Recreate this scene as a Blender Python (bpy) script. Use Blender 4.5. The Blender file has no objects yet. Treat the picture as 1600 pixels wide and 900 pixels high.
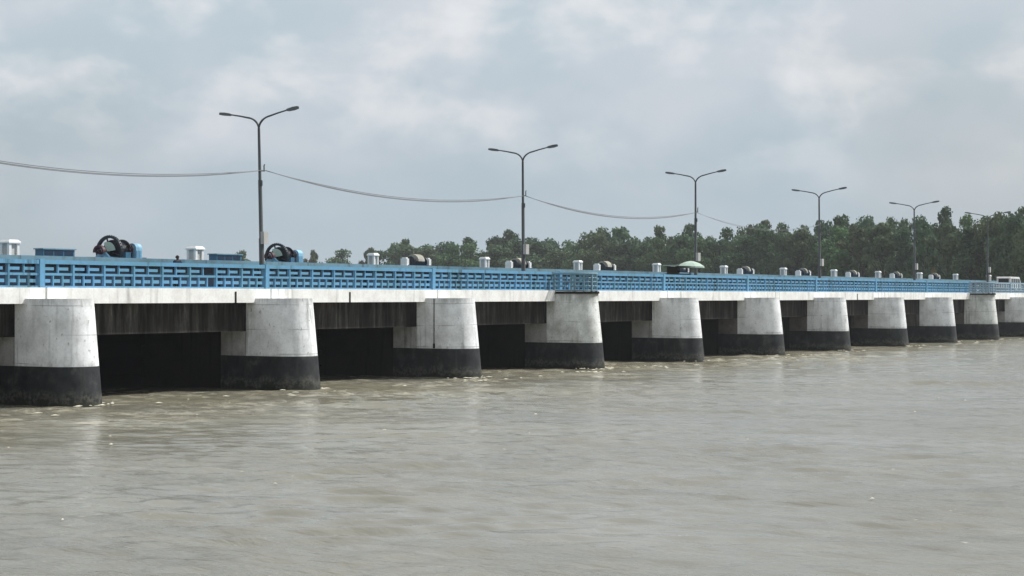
import bpy, math, random
import numpy as np
from mathutils import Vector, Matrix

R = math.radians
scene = bpy.context.scene
col = scene.collection

# ------------------------------------------------------------------ camera
# X runs along the barrage, Y across it (away from the camera), z = 0 is the water
F_PX, VPX, HOR, CAMH = 2727.0, 2483.0, 463.0, 4.4      # in the pixels of the 1600 wide photograph
TH = math.atan((VPX - 800) / F_PX)
CT, ST = math.cos(TH), math.sin(TH)
cam_d = bpy.data.cameras.new('camera')
cam = bpy.data.objects.new('camera', cam_d); col.objects.link(cam)
cam_d.sensor_width = 36.0
cam_d.lens = F_PX / 1600 * 36
cam_d.clip_start = 0.5; cam_d.clip_end = 8000
pitch = math.atan((HOR - 450) / F_PX)
fw = Vector((CT * math.cos(pitch), ST * math.cos(pitch), math.sin(pitch)))
cam.location = (0, 0, CAMH)
cam.rotation_euler = fw.to_track_quat('-Z', 'Y').to_euler()
scene.camera = cam

# ------------------------------------------------------------------ sky, sun, exposure
SUN_V = Vector((0.62, -0.46, 0.86)).normalized()
sun_el = math.asin(SUN_V.z); sun_az = math.atan2(SUN_V.x, SUN_V.y)
world = bpy.data.worlds.new('World'); scene.world = world
world.use_nodes = True
wt = world.node_tree; wt.nodes.clear()
def wn(t, **k):
    n = wt.nodes.new(t)
    for a, b in k.items(): setattr(n, a, b)
    return n
wl = wt.links.new
w_out = wn('ShaderNodeOutputWorld'); w_mix = wn('ShaderNodeMixShader')
sky = wn('ShaderNodeTexSky', sky_type='NISHITA', sun_disc=False, sun_elevation=sun_el, sun_rotation=sun_az,
         air_density=1.3, dust_density=3.0, ozone_density=1.0)
b_sky = wn('ShaderNodeBackground'); b_sky.inputs['Strength'].default_value = 0.07
b_cl = wn('ShaderNodeBackground'); b_cl.inputs['Strength'].default_value = 1.0
tc = wn('ShaderNodeTexCoord')
mp = wn('ShaderNodeMapping'); mp.inputs['Scale'].default_value = (1, 1, 1.7); mp.inputs['Location'].default_value = (0.62, 0.05, 0.31)
wl(tc.outputs['Generated'], mp.inputs['Vector'])
def wnoise(scale, detail, rough, dist=0.0):
    n = wn('ShaderNodeTexNoise'); n.inputs['Scale'].default_value = scale; n.inputs['Detail'].default_value = detail
    n.inputs['Roughness'].default_value = rough; n.inputs['Distortion'].default_value = dist
    wl(mp.outputs['Vector'], n.inputs['Vector']); return n
def wramp(src, stops):
    r = wn('ShaderNodeValToRGB'); wl(src, r.inputs['Fac'])
    r.color_ramp.interpolation = 'EASE'
    while len(r.color_ramp.elements) < len(stops): r.color_ramp.elements.new(0.5)
    for e, (p, c) in zip(r.color_ramp.elements, stops): e.position = p; e.color = (*c, 1) if len(c) == 3 else c
    return r
n_big = wnoise(7.5, 5, 0.5, 0.1); n_mid = wnoise(13, 6, 0.54, 0.15); n_blue = wnoise(3.1, 3, 0.5)
# base tone of the cloud deck follows height above the horizon: bluish haze low down, paler above
sep = wn('ShaderNodeSeparateXYZ'); wl(tc.outputs['Generated'], sep.inputs['Vector'])
r_el = wramp(sep.outputs['Z'], [(0.0, (0.41, 0.485, 0.54)), (0.06, (0.405, 0.485, 0.545)), (0.16, (0.455, 0.54, 0.60)), (0.5, (0.54, 0.59, 0.62))])
r_cl = wramp(n_big.outputs['Fac'], [(0.34, (0, 0, 0)), (0.66, (1, 1, 1))])
r_pf = wramp(n_mid.outputs['Fac'], [(0.44, (0, 0, 0)), (0.74, (1, 1, 1))])
m1 = wn('ShaderNodeMixRGB'); wl(r_el.outputs['Color'], m1.inputs['Color1']); m1.inputs['Color2'].default_value = (0.585, 0.61, 0.66, 1)
fade = wramp(sep.outputs['Z'], [(0.015, (0.12,) * 3), (0.10, (0.75,) * 3)])
mm = wn('ShaderNodeMath', operation='MULTIPLY'); wl(r_cl.outputs['Color'], mm.inputs[0]); wl(fade.outputs['Color'], mm.inputs[1])
wl(mm.outputs[0], m1.inputs['Fac'])
m2 = wn('ShaderNodeMixRGB'); wl(m1.outputs['Color'], m2.inputs['Color1']); m2.inputs['Color2'].default_value = (0.75, 0.755, 0.775, 1)
fade2 = wramp(sep.outputs['Z'], [(0.04, (0.0,) * 3), (0.13, (0.85,) * 3)])
mm2 = wn('ShaderNodeMath', operation='MULTIPLY'); wl(r_pf.outputs['Color'], mm2.inputs[0]); wl(fade2.outputs['Color'], mm2.inputs[1])
wl(mm2.outputs[0], m2.inputs['Fac'])
wl(m2.outputs['Color'], b_cl.inputs['Color'])
wl(sky.outputs['Color'], b_sky.inputs['Color'])
r_bl = wramp(n_blue.outputs['Fac'], [(0.42, (0.97,) * 3), (0.68, (0.80,) * 3)])
wl(r_bl.outputs['Color'], w_mix.inputs['Fac'])
wl(b_sky.outputs[0], w_mix.inputs[1]); wl(b_cl.outputs[0], w_mix.inputs[2])
wl(w_mix.outputs[0], w_out.inputs['Surface'])

sun_d = bpy.data.lights.new('sun', 'SUN'); sun_d.energy = 4.5; sun_d.angle = R(3.0); sun_d.color = (1.0, 0.975, 0.94)
sun = bpy.data.objects.new('sun', sun_d); col.objects.link(sun)
sun.rotation_euler = SUN_V.to_track_quat('Z', 'Y').to_euler()
sun.location = (0, -40, 60)

vs = scene.view_settings
vs.view_transform = 'Standard'; vs.look = 'None'; vs.exposure = 0.16; vs.gamma = 1.0; vs.use_curve_mapping = False

# ------------------------------------------------------------------ helpers
def at(x, y, D):
    """photo pixel + the plane Y = D  ->  (X along the barrage, z)"""
    Z = F_PX * D / (CT * (VPX - x))
    return (Z - D * ST) / CT, CAMH - (y - HOR) * Z / F_PX
def at_z(x, Z):
    """photo column + distance -> (X, Y)"""
    xc = Z * (x - 800) / F_PX
    return Z * CT + xc * ST, Z * ST - xc * CT

class MB:
    def __init__(s): s.v = []; s.f = []
    def box(s, x0, x1, y0, y1, z0, z1):
        b = len(s.v)
        s.v += [(x0,y0,z0),(x1,y0,z0),(x1,y1,z0),(x0,y1,z0),(x0,y0,z1),(x1,y0,z1),(x1,y1,z1),(x0,y1,z1)]
        s.f += [tuple(b+i for i in q) for q in ((0,3,2,1),(4,5,6,7),(0,1,5,4),(1,2,6,5),(2,3,7,6),(3,0,4,7))]
        return s
    def tube(s, pts, rad, n=8, cap=True):
        pts = [Vector(p) for p in pts]
        if not isinstance(rad, (list, tuple)): rad = [rad] * len(pts)
        b = len(s.v); up = None
        for i, p in enumerate(pts):
            d = (pts[min(i+1, len(pts)-1)] - pts[max(i-1, 0)]).normalized()
            if up is None:
                a = Vector((0,0,1)) if abs(d.z) < .9 else Vector((1,0,0))
                up = d.cross(a).normalized()
            u = (up - d * up.dot(d)).normalized(); up = u; w = d.cross(u)
            for k in range(n):
                t = 2*math.pi*k/n
                s.v.append(tuple(p + (u*math.cos(t) + w*math.sin(t)) * rad[i]))
        for i in range(len(pts)-1):
            for k in range(n):
                a0 = b+i*n+k; a1 = b+i*n+(k+1) % n
                s.f.append((a0, a1, a1+n, a0+n))
        if cap:
            s.f.append(tuple(b+k for k in range(n))[::-1]); e = b+(len(pts)-1)*n
            s.f.append(tuple(e+k for k in range(n)))
        return s
    def ring(s, c, axis, r0, r1, w, n=28, a0=0.0, a1=2*math.pi):
        """a flat ring (rectangular section), axis 'X' or 'Y'"""
        c = Vector(c); b = len(s.v); full = abs(a1-a0-2*math.pi) < 1e-6
        m = n if full else n+1
        for k in range(m):
            t = a0+(a1-a0)*k/n
            e = Vector((0, math.cos(t), math.sin(t))) if axis == 'X' else Vector((math.cos(t), 0, math.sin(t)))
            q = Vector((1,0,0)) if axis == 'X' else Vector((0,1,0))
            for rr, ww in ((r0,-w/2),(r1,-w/2),(r1,w/2),(r0,w/2)): s.v.append(tuple(c+e*rr+q*ww))
        for k in range(n):
            i = b+4*k; j = b+4*((k+1) % m)
            for q in range(4): s.f.append((i+q, i+(q+1) % 4, j+(q+1) % 4, j+q))
        if not full:
            s.f.append((b, b+1, b+2, b+3)); e = b+4*n; s.f.append((e+3, e+2, e+1, e))
        return s
    def prism(s, loops):
        """loft equal-length closed loops, capped"""
        b = len(s.v); n = len(loops[0])
        for lp in loops: s.v += [tuple(p) for p in lp]
        for i in range(len(loops)-1):
            for k in range(n):
                a0 = b+i*n+k; a1 = b+i*n+(k+1) % n
                s.f.append((a0, a1, a1+n, a0+n))
        s.f.append(tuple(b+k for k in range(n))[::-1]); e = b+(len(loops)-1)*n
        s.f.append(tuple(e+k for k in range(n)))
        return s
    def quad(s, a, b_, c, d):
        b = len(s.v); s.v += [tuple(a), tuple(b_), tuple(c), tuple(d)]; s.f.append((b, b+1, b+2, b+3)); return s
    def build(s, name, mat, parent=None, smooth=False, loc=None):
        me = bpy.data.meshes.new(name); me.from_pydata(s.v, [], s.f); me.update()
        if mat: me.materials.append(mat)
        if smooth:
            me.polygons.foreach_set('use_smooth', [True]*len(me.polygons)); me.set_sharp_from_angle(angle=R(40))
        o = bpy.data.objects.new(name, me); col.objects.link(o)
        if loc: o.location = loc
        if parent: o.parent = parent
        return o

def fix(o):
    import bmesh
    bm = bmesh.new(); bm.from_mesh(o.data); bmesh.ops.recalc_face_normals(bm, faces=bm.faces); bm.to_mesh(o.data); bm.free(); return o
def thing(name, label, cat, loc=(0,0,0), group=None, rz=0):
    o = bpy.data.objects.new(name, None); col.objects.link(o); o.location = loc; o.rotation_euler = (0,0,rz)
    o.empty_display_size = 0.3
    return tag(o, label, cat, group)
def tag(o, label, cat, group=None):
    o['label'] = label; o['category'] = cat
    if group: o['group'] = group
    return o
def kind(o, k): o['kind'] = k; return o
def dup(root, loc=None, label=None, parent=None):
    r = root.copy(); col.objects.link(r)
    if loc is not None: r.location = loc
    if label: r['label'] = label
    if parent: r.parent = parent
    for ch in list(root.children):
        c = ch.copy(); col.objects.link(c); c.parent = r
        for g in list(ch.children):
            d = g.copy(); col.objects.link(d); d.parent = c
    return r
ORD = ['first','second','third','fourth','fifth','sixth','seventh','eighth','ninth','tenth','eleventh','twelfth','thirteenth','fourteenth','fifteenth','sixteenth','seventeenth','eighteenth','nineteenth','twentieth','twenty-first','twenty-second','twenty-third','twenty-fourth','twenty-fifth','twenty-sixth','twenty-seventh','twenty-eighth','twenty-ninth','thirtieth']+['thirty-'+q for q in ('first','second','third','fourth','fifth','sixth','seventh','eighth','ninth')]+['fortieth']+['forty-'+q for q in ('first','second','third','fourth','fifth')]

# ------------------------------------------------------------------ materials
class NT:
    def __init__(s, name):
        s.m = bpy.data.materials.new(name); s.m.use_nodes = True
        s.t = s.m.node_tree; s.p = s.t.nodes['Principled BSDF']; s.out = s.t.nodes['Material Output']
        s.pos = None
    def n(s, t, **k):
        n = s.t.nodes.new(t)
        for a, b in k.items(): setattr(n, a, b)
        return n
    def l(s, a, b): s.t.links.new(a, b)
    def position(s):
        if s.pos is None: s.pos = s.n('ShaderNodeNewGeometry').outputs['Position']
        return s.pos
    def noise(s, scale, detail=4, rough=.55, stretch=(1,1,1), loc=(0,0,0), dist=0):
        mp = s.n('ShaderNodeMapping'); mp.inputs['Scale'].default_value = stretch; mp.inputs['Location'].default_value = loc
        s.l(s.position(), mp.inputs['Vector'])
        n = s.n('ShaderNodeTexNoise'); n.inputs['Scale'].default_value = scale; n.inputs['Detail'].default_value = detail
        n.inputs['Roughness'].default_value = rough; n.inputs['Distortion'].default_value = dist
        s.l(mp.outputs['Vector'], n.inputs['Vector']); return n.outputs['Fac']
    def ramp(s, src, stops, interp='LINEAR'):
        r = s.n('ShaderNodeValToRGB'); s.l(src, r.inputs['Fac']); r.color_ramp.interpolation = interp
        while len(r.color_ramp.elements) < len(stops): r.color_ramp.elements.new(.5)
        for e, (p, c) in zip(r.color_ramp.elements, stops):
            e.position = p; c = (c,)*3 if not isinstance(c, tuple) else c; e.color = (*c, 1)
        return r.outputs['Color']
    def mix(s, fac, a, b, mode='MIX'):
        m = s.n('ShaderNodeMixRGB', blend_type=mode)
        for sock, v in ((m.inputs['Fac'], fac), (m.inputs['Color1'], a), (m.inputs['Color2'], b)):
            if isinstance(v, (int, float)): sock.default_value = v
            elif isinstance(v, tuple): sock.default_value = (*v, 1)
            else: s.l(v, sock)
        return m.outputs['Color']
    def math(s, op, a, b=None, clamp=False):
        m = s.n('ShaderNodeMath', operation=op); m.use_clamp = clamp
        for i, v in enumerate((a, b)):
            if v is None: continue
            if isinstance(v, (int, float)): m.inputs[i].default_value = v
            else: s.l(v, m.inputs[i])
        return m.outputs[0]
    def zed(s):
        x = s.n('ShaderNodeSeparateXYZ'); s.l(s.position(), x.inputs[0]); return x.outputs
    def bump(s, h, strength=.3, dist=.05):
        b = s.n('ShaderNodeBump'); b.inputs['Strength'].default_value = strength; b.inputs['Distance'].default_value = dist
        s.l(h, b.inputs['Height']); s.l(b.outputs['Normal'], s.p.inputs['Normal'])
    def color(s, c):
        if isinstance(c, tuple): s.p.inputs['Base Color'].default_value = (*c, 1)
        else: s.l(c, s.p.inputs['Base Color'])
    def rough(s, r): s.p.inputs['Roughness'].default_value = r; return s
    def spec(s, v): s.p.inputs['Specular IOR Level'].default_value = v; return s

def paint_mat(name, base, dirt=(0.25,0.23,0.2), amount=.35, rough=.7, streak=True, joints=False, metallic=0):
    m = NT(name)
    n1 = m.noise(1.1, 6, .6); n2 = m.noise(9, 4, .6)
    f = m.ramp(n1, [(.42, 0.0), (.72, amount)])
    c = m.mix(f, base, dirt)
    f2 = m.ramp(n2, [(.45, 0.0), (.8, amount*.6)])
    c = m.mix(f2, c, dirt)
    if streak:
        n3 = m.noise(3.2, 4, .6, (1,1,.07)); n4 = m.noise(.55, 3, .5, (1,1,.3), (3,1,7))
        f3 = m.math('MULTIPLY', m.ramp(n3, [(.52, 0.0), (.72, amount*1.5)]), m.ramp(n4, [(.42, 0.0), (.6, 1.0)]))
        c = m.mix(f3, c, tuple(d*.45 for d in dirt))
    if joints:
        sp = m.noise(5.5, 3, .6, (1,1,.6), (5,2,8)); c = m.mix(m.ramp(sp, [(.66, 0.0), (.70, .55)]), c, tuple(d*.55 for d in dirt))
        lw = m.math('ADD', m.zed()[2], m.math('MULTIPLY', m.noise(2.2, 5, .65, (1,1,.5), (2,2,2)), 1.4))
        c = m.mix(m.ramp(m.math('MULTIPLY', lw, .25), [(.545, .55), (.62, 0.0)]), c, tuple(d*1.1 for d in dirt))
        hg = m.math('SUBTRACT', m.zed()[2], m.math('MULTIPLY', m.noise(2.6, 5, .7, (1,1,.12), (7,7,2)), 2.2))
        c = m.mix(m.ramp(m.math('MULTIPLY', hg, .25), [(.72, 0.0), (.86, .6)]), c, tuple(d*.8 for d in dirt))
    if joints:   # pour lines of the concrete lifts
        z = m.zed()[2]
        w = m.math('ABSOLUTE', m.math('SUBTRACT', m.math('FRACT', m.math('MULTIPLY', m.math('ADD', z, m.math('MULTIPLY', m.noise(.3, 2), .12)), .86)), .5))
        g = m.math('MULTIPLY', m.ramp(w, [(.0, 1.0), (.022, 0.0)]), m.ramp(m.noise(.45, 2, .5, loc=(9,4,2)), [(.44, 0.0), (.54, .65)]))
        c = m.mix(g, c, tuple(d*.4 for d in dirt))
    m.color(c); m.rough(rough); m.spec(0 if name in ('tarred_gate_steel','raw_concrete') else .3); m.p.inputs['Metallic'].default_value = metallic
    m.bump(m.noise(14, 5, .65), .25, .02)
    return m.m

M = {}
M['pier_white'] = paint_mat('white_painted_concrete', (.82,.84,.85), (.30,.30,.29), .50, .75, True, True)
M['pier_stained'] = paint_mat('streaked_white_concrete', (.76,.78,.76), (.24,.24,.21), .62, .8, True, True)
M['band_white'] = paint_mat('white_edge_paint', (.86,.86,.84), (.36,.33,.29), .40, .7, True)
M['blue'] = paint_mat('sky_blue_paint', (.12,.31,.51), (.10,.25,.31), .75, .6, True)
M['blue_light'] = paint_mat('pale_blue_paint', (.27,.50,.66), (.14,.25,.32), .35, .55)
M['blue_dull'] = paint_mat('weathered_blue_paint', (.15,.29,.38), (.12,.16,.15), .6, .65)
M['blue_grey'] = paint_mat('grey_blue_paint', (.24,.35,.43), (.2,.24,.26), .4, .65)  # greyer blue for the most distant parapet sections and bay
M['navy'] = paint_mat('navy_steel_paint', (.008,.028,.065), (.01,.024,.03), .5, .5)
M['teal'] = paint_mat('teal_steel_paint', (.045,.15,.24), (.05,.07,.07), .5, .5)
M['cream'] = paint_mat('cream_paint', (.40,.385,.32), (.14,.125,.10), .75, .7)
M['white'] = paint_mat('white_paint', (.78,.78,.76), (.35,.33,.3), .25, .6)
M['grey_conc'] = paint_mat('grey_plaster', (.50,.50,.48), (.25,.24,.22), .4, .8)
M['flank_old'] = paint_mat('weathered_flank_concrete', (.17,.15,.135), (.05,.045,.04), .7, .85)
M['flank'] = paint_mat('shaded_grimy_white_flank', (.46,.455,.44), (.12,.11,.10), .6, .8)  # white flank darkened in colour for the shade under the deck, plus grime
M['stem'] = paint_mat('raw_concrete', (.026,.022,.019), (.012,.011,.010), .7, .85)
M['lamp'] = paint_mat('dark_galvanised_steel', (.075,.085,.09), (.04,.04,.04), .4, .5)
M['lamp_head'] = paint_mat('grey_lamp_housing', (.10,.11,.12), (.05,.05,.05), .3, .5)
M['dark_steel'] = paint_mat('oily_blue_black_steel', (.012,.024,.036), (.02,.018,.014), .4, .45)
M['maroon'] = paint_mat('dull_maroon_paint', (.06,.022,.03), (.03,.02,.02), .5, .5)
M['green_pale'] = paint_mat('pale_green_cloth', (.42,.53,.45), (.3,.36,.3), .3, .9, False)
M['cable'] = paint_mat('weathered_cable_sheath', (.20,.21,.22), (.1,.1,.1), .2, .7, False)
M['wood'] = paint_mat('dark_cart_wood', (.03,.028,.022), (.02,.02,.018), .4, .8)
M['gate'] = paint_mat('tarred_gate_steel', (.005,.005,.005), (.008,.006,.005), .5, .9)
M['skin'] = paint_mat('brown_skin', (.085,.052,.038), (.06,.04,.03), .2, .6, False)
M['cloth'] = paint_mat('dark_navy_cloth', (.01,.016,.035), (.008,.01,.02), .3, .9, False)
M['hair'] = paint_mat('black_hair', (.008,.008,.01), (.01,.01,.01), .2, .5, False)
M['glass'] = paint_mat('dark_window_glass', (.02,.025,.03), (.03,.03,.03), .1, .12, False)
M['tyre'] = paint_mat('tyre_rubber', (.015,.015,.015), (.03,.03,.028), .3, .9, False)
M['red_lens'] = paint_mat('red_lens', (.4,.02,.02), (.2,.02,.02), .2, .3, False)

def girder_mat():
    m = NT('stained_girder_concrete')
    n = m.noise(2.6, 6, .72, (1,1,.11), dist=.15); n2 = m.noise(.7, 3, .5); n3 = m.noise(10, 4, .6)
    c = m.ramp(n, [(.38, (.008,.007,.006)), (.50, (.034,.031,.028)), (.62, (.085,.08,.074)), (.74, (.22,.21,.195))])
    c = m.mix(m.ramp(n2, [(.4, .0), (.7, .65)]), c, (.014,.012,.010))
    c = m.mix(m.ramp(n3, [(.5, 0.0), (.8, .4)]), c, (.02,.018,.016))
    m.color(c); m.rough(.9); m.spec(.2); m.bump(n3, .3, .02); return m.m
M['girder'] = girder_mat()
def black_mat():
    m = NT('black_tar_paint')
    n = m.noise(1.3, 6, .62); n2 = m.noise(3, 4, .6, (1,1,.12)); n3 = m.noise(7, 4, .6)
    c = m.ramp(n, [(.34, (.008,.010,.012)), (.55, (.024,.027,.029)), (.72, (.075,.074,.070))])
    c = m.mix(m.ramp(n2, [(.55, 0.0), (.75, .4)]), c, (.075,.072,.066))
    # silt splashed up from the river and a wet dark line at the water
    zz = m.math('ADD', m.zed()[2], m.math('MULTIPLY', m.math('SUBTRACT', m.noise(1.6, 4, .6), .5), 1.1))
    c = m.mix(m.math('MULTIPLY', m.ramp(m.math('MULTIPLY', zz, .5), [(.10, 1.0), (.34, 0.0)]), m.ramp(n3, [(.38, .0), (.60, .8)])), c, (.14,.135,.11))
    c = m.mix(m.ramp(zz, [(.10, .85), (.34, 0.0)]), c, (.012,.014,.008))
    m.color(c); m.rough(.6); m.spec(.3); m.bump(n3, .3, .02); return m.m
M['black'] = black_mat()
def road_mat():
    m = NT('asphalt'); n = m.noise(20, 4, .6); n2 = m.noise(.6, 4)
    m.color(m.mix(m.ramp(n2, [(.4, 0.0), (.7, .6)]), m.ramp(n, [(.3, (.04,.04,.04)), (.7, (.065,.063,.06))]), (.09,.085,.075)))
    m.rough(.9); return m.m
M['road'] = road_mat()
def bank_mat():
    m = NT('grassy_bank_soil'); n = m.noise(.35, 6, .6); n2 = m.noise(3, 5, .6)
    c = m.ramp(n, [(.35, (.10,.085,.055)), (.5, (.05,.07,.025)), (.7, (.035,.06,.02))])
    m.color(m.mix(m.ramp(n2, [(.45, 0.0), (.75, .5)]), c, (.12,.10,.07))); m.rough(.95); m.bump(n2, .6, .2); return m.m
M['bank'] = bank_mat()
def leaf_mat(name, dark, light):
    m = NT(name)
    oi = m.n('ShaderNodeObjectInfo'); n = m.noise(.22, 4, .6); n2 = m.noise(1.7, 3, .6)
    c = m.mix(m.ramp(n, [(.36, 0.0), (.66, 1.0)]), dark, light)
    c = m.mix(m.ramp(n2, [(.5, 0.0), (.75, .5)]), c, tuple(v*.75 for v in dark))
    hs = m.n('ShaderNodeHueSaturation'); m.l(c, hs.inputs['Color'])
    m.l(m.math('ADD', m.math('MULTIPLY', oi.outputs['Random'], .05), .475), hs.inputs['Hue'])
    m.l(m.math('ADD', m.math('MULTIPLY', oi.outputs['Random'], .5), .82), hs.inputs['Value'])
    m.color(hs.outputs['Color']); m.rough(.75); m.spec(.2)
    tr = m.n('ShaderNodeBsdfTranslucent'); m.l(hs.outputs['Color'], tr.inputs['Color'])
    mx = m.n('ShaderNodeMixShader'); mx.inputs[0].default_value = .22
    m.l(m.p.outputs[0], mx.inputs[1]); m.l(tr.outputs[0], mx.inputs[2]); m.l(mx.outputs[0], m.out.inputs['Surface'])
    return m.m
M['leaf_a'] = leaf_mat('dark_green_leaves', (.040,.080,.045), (.085,.145,.072))
M['leaf_b'] = leaf_mat('mid_green_leaves', (.048,.090,.040), (.10,.165,.065))
M['leaf_c'] = leaf_mat('olive_leaves', (.055,.085,.044), (.105,.142,.07))
M['leaf_y'] = leaf_mat('yellowing_leaves', (.12,.09,.03), (.22,.16,.05))
M['bark'] = paint_mat('grey_brown_bark', (.035,.03,.024), (.03,.025,.02), .6, .95)

def water_mat():
    m = NT('silty_river_water')
    X, Y, _ = m.zed()
    n1 = m.noise(.05, 4, .55, (1,1,1)); n2 = m.noise(.16, 5, .6, (1,.55,1), (4,2,0))
    c = m.ramp(n1, [(.36, (.185,.178,.142)), (.66, (.210,.193,.138))])
    c = m.mix(m.ramp(n2, [(.42, 0.0), (.70, .55)]), c, (.245,.222,.152))
    far = m.ramp(m.math('ADD', m.math('MULTIPLY', Y, .01), m.math('MULTIPLY', m.noise(.07, 3, .5), .16)), [(.30, 1.0), (.52, 0.0)])
    c = m.mix(m.math('MULTIPLY', far, .75), c, (.185,.181,.155))
    # long streaks drawn out by the current
    st = m.n('ShaderNodeMapping'); st.inputs['Rotation'].default_value = (0, 0, -TH); st.inputs['Scale'].default_value = (1, .13, 1)
    m.l(m.position(), st.inputs['Vector'])
    sn = m.n('ShaderNodeTexNoise'); sn.inputs['Scale'].default_value = .85; sn.inputs['Detail'].default_value = 5; sn.inputs['Roughness'].default_value = .6; sn.inputs['Distortion'].default_value = .5
    m.l(st.outputs[0], sn.inputs['Vector'])
    c = m.mix(m.ramp(sn.outputs['Fac'], [(.50, 0.0), (.68, .55)]), c, (.13,.122,.095))
    c = m.mix(m.ramp(sn.outputs['Fac'], [(.30, .5), (.46, 0.0)]), c, (.235,.226,.185))
    # foam and silt boil up where the current leaves the gates
    near = m.ramp(m.math('MULTIPLY', Y, .01), [(.36, 0.0), (.48, 1.0)])
    fn = m.noise(1.3, 6, .7, (1,.8,1), dist=.6); fn2 = m.noise(.22, 3, .5, loc=(7,3,0))
    foam = m.math('MULTIPLY', m.math('MULTIPLY', m.ramp(fn, [(.47, 0.0), (.58, .95)]), m.ramp(fn2, [(.46, .0), (.56, 1.0)])), near)
    c = m.mix(m.math('MULTIPLY', foam, .5), c, (.66,.62,.48))
    # sparse flecks of foam drifting down the river
    fl = m.noise(2.1, 3, .6, loc=(1,9,0))
    c = m.mix(m.ramp(fl, [(.71, 0.0), (.76, .7)]), c, (.55,.52,.42))
    m.color(c)
    m.p.inputs['IOR'].default_value = 1.33; m.rough(.15)
    mr = m.n('ShaderNodeMapping'); mr.inputs['Rotation'].default_value = (0, 0, -TH); mr.inputs['Scale'].default_value = (1, .30, 1)
    m.l(m.position(), mr.inputs['Vector'])
    def rn(sc, de, di):
        q = m.n('ShaderNodeTexNoise'); q.inputs['Scale'].default_value = sc; q.inputs['Detail'].default_value = de; q.inputs['Roughness'].default_value = .62; q.inputs['Distortion'].default_value = di
        m.l(mr.outputs[0], q.inputs['Vector']); return q.outputs['Fac']
    b1 = rn(1.5, 5, .5); b2 = rn(6.5, 4, .2)
    h = m.math('ADD', m.math('ADD', b1, m.math('MULTIPLY', b2, .28)), m.math('MULTIPLY', sn.outputs['Fac'], .9))
    calm = m.ramp(m.noise(.09, 3, .5, (1,.6,1), (2,6,0)), [(.40, .25), (.62, 1.0)])
    m.bump(m.math('MULTIPLY', h, calm), .85, .13)
    return m.m
M['water'] = water_mat()

# ------------------------------------------------------------------ water: one sheet, finely meshed where it is near
rng = np.random.default_rng(5)
def build_water():
    th = np.concatenate([np.arange(-180, 3, 6), np.arange(4, 62, .09), np.arange(66, 180, 6)])
    rr = [0.3, 3, 8, 13, 17]; r = 19.0
    while r < 250: rr.append(r); r *= 1.0052
    rr += [300, 400, 550, 800, 1200, 1800, 2600]
    rr = np.array(rr); T, Rr = np.meshgrid(np.radians(th), rr)
    x = Rr*np.cos(T); y = Rr*np.sin(T); z = np.zeros_like(x)
    # short wind-and-current chop: many directional sines, the current runs out of the gates (towards -Y)
    for lam0, lam1, n, amp in ((4.5, 9, 14, .0050), (1.8, 4.2, 26, .0048), (.6, 1.6, 34, .0048)):
        for i in range(n):
            lam = rng.uniform(lam0, lam1); a = rng.normal(TH, .42); k = 2*math.pi/lam
            ph = k*(x*math.cos(a)+y*math.sin(a))+rng.uniform(0, 6.28)+.6*np.sin((x*math.sin(a)-y*math.cos(a))*k*.31+rng.uniform(0, 6.28))
            z += amp*rng.uniform(.5, 1.3)*np.sin(ph)
    patch = .75+.35*np.sin(x*.11+1.1)*np.sin(y*.17+.4)+.25*np.sin(x*.043-y*.06)
    pk = [(610,681,3.2,.055),(980,641,3.4,.06),(1122,644,2.2,.065),(560,634,3,.05),(660,634,3.2,.05),(215,695,1.6,.05),(20,713,1.8,.06),(780,618,3,.05),(40,662,2.2,.06),(900,690,2,.04),
          (1180,700,2.2,.04),(1330,640,3,.05),(1400,562,6,.07),(1270,571,6,.08),(520,668,1.8,.04),(190,660,2,.06),(1500,600,5,.06),(840,672,1.8,.04)]
    r2 = random.Random(4)
    pk += [(r2.uniform(0,1600), r2.uniform(560,840), r2.uniform(1.2,2.6), r2.uniform(.02,.04)) for _ in range(40)]
    for px, py, ln, am in pk:
        Z = CAMH*F_PX/(py-HOR); X0, Y0 = at_z(px, Z); u = (x-X0)*CT+(y-Y0)*ST; w = (x-X0)*ST-(y-Y0)*CT
        lam = r2.uniform(.8, 1.3); a = r2.uniform(-.25, .25); u = u+w*a
        z += 1.7*am*np.exp(-(w/ln)**2-(u/(lam*1.3))**2)*np.cos(2*math.pi*u/lam)
    wake = 1+.8*np.exp(-((y-49.5)/4.5)**2)
    z = z*np.clip(patch, .35, 1.4)*wake
    z *= np.clip((260-Rr)/120, 0, 1)*np.clip((Rr-15)/8, 0, 1)
    dg = np.degrees(T); z *= np.clip((dg-3)/4, 0, 1)*np.clip((63-dg)/4, 0, 1)
    nr, nt = x.shape
    co = np.stack([x, y, z], -1).reshape(-1, 3).astype(np.float32)
    i, j = np.meshgrid(np.arange(nr-1), np.arange(nt), indexing='ij'); j2 = (j+1) % nt
    f = np.stack([i*nt+j, (i+1)*nt+j, (i+1)*nt+j2, i*nt+j2], -1).reshape(-1, 4).astype(np.int32)
    me = bpy.data.meshes.new('water'); me.vertices.add(len(co)); me.vertices.foreach_set('co', co.ravel())
    me.loops.add(f.size); me.loops.foreach_set('vertex_index', f.ravel())
    me.polygons.add(len(f)); me.polygons.foreach_set('loop_start', np.arange(0, f.size, 4, dtype=np.int32))
    me.polygons.foreach_set('use_smooth', np.ones(len(f), dtype=bool))
    me.update(calc_edges=True); me.validate(); me.materials.append(M['water'])
    o = bpy.data.objects.new('water', me); col.objects.link(o); return kind(o, 'structure')
build_water()

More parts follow.
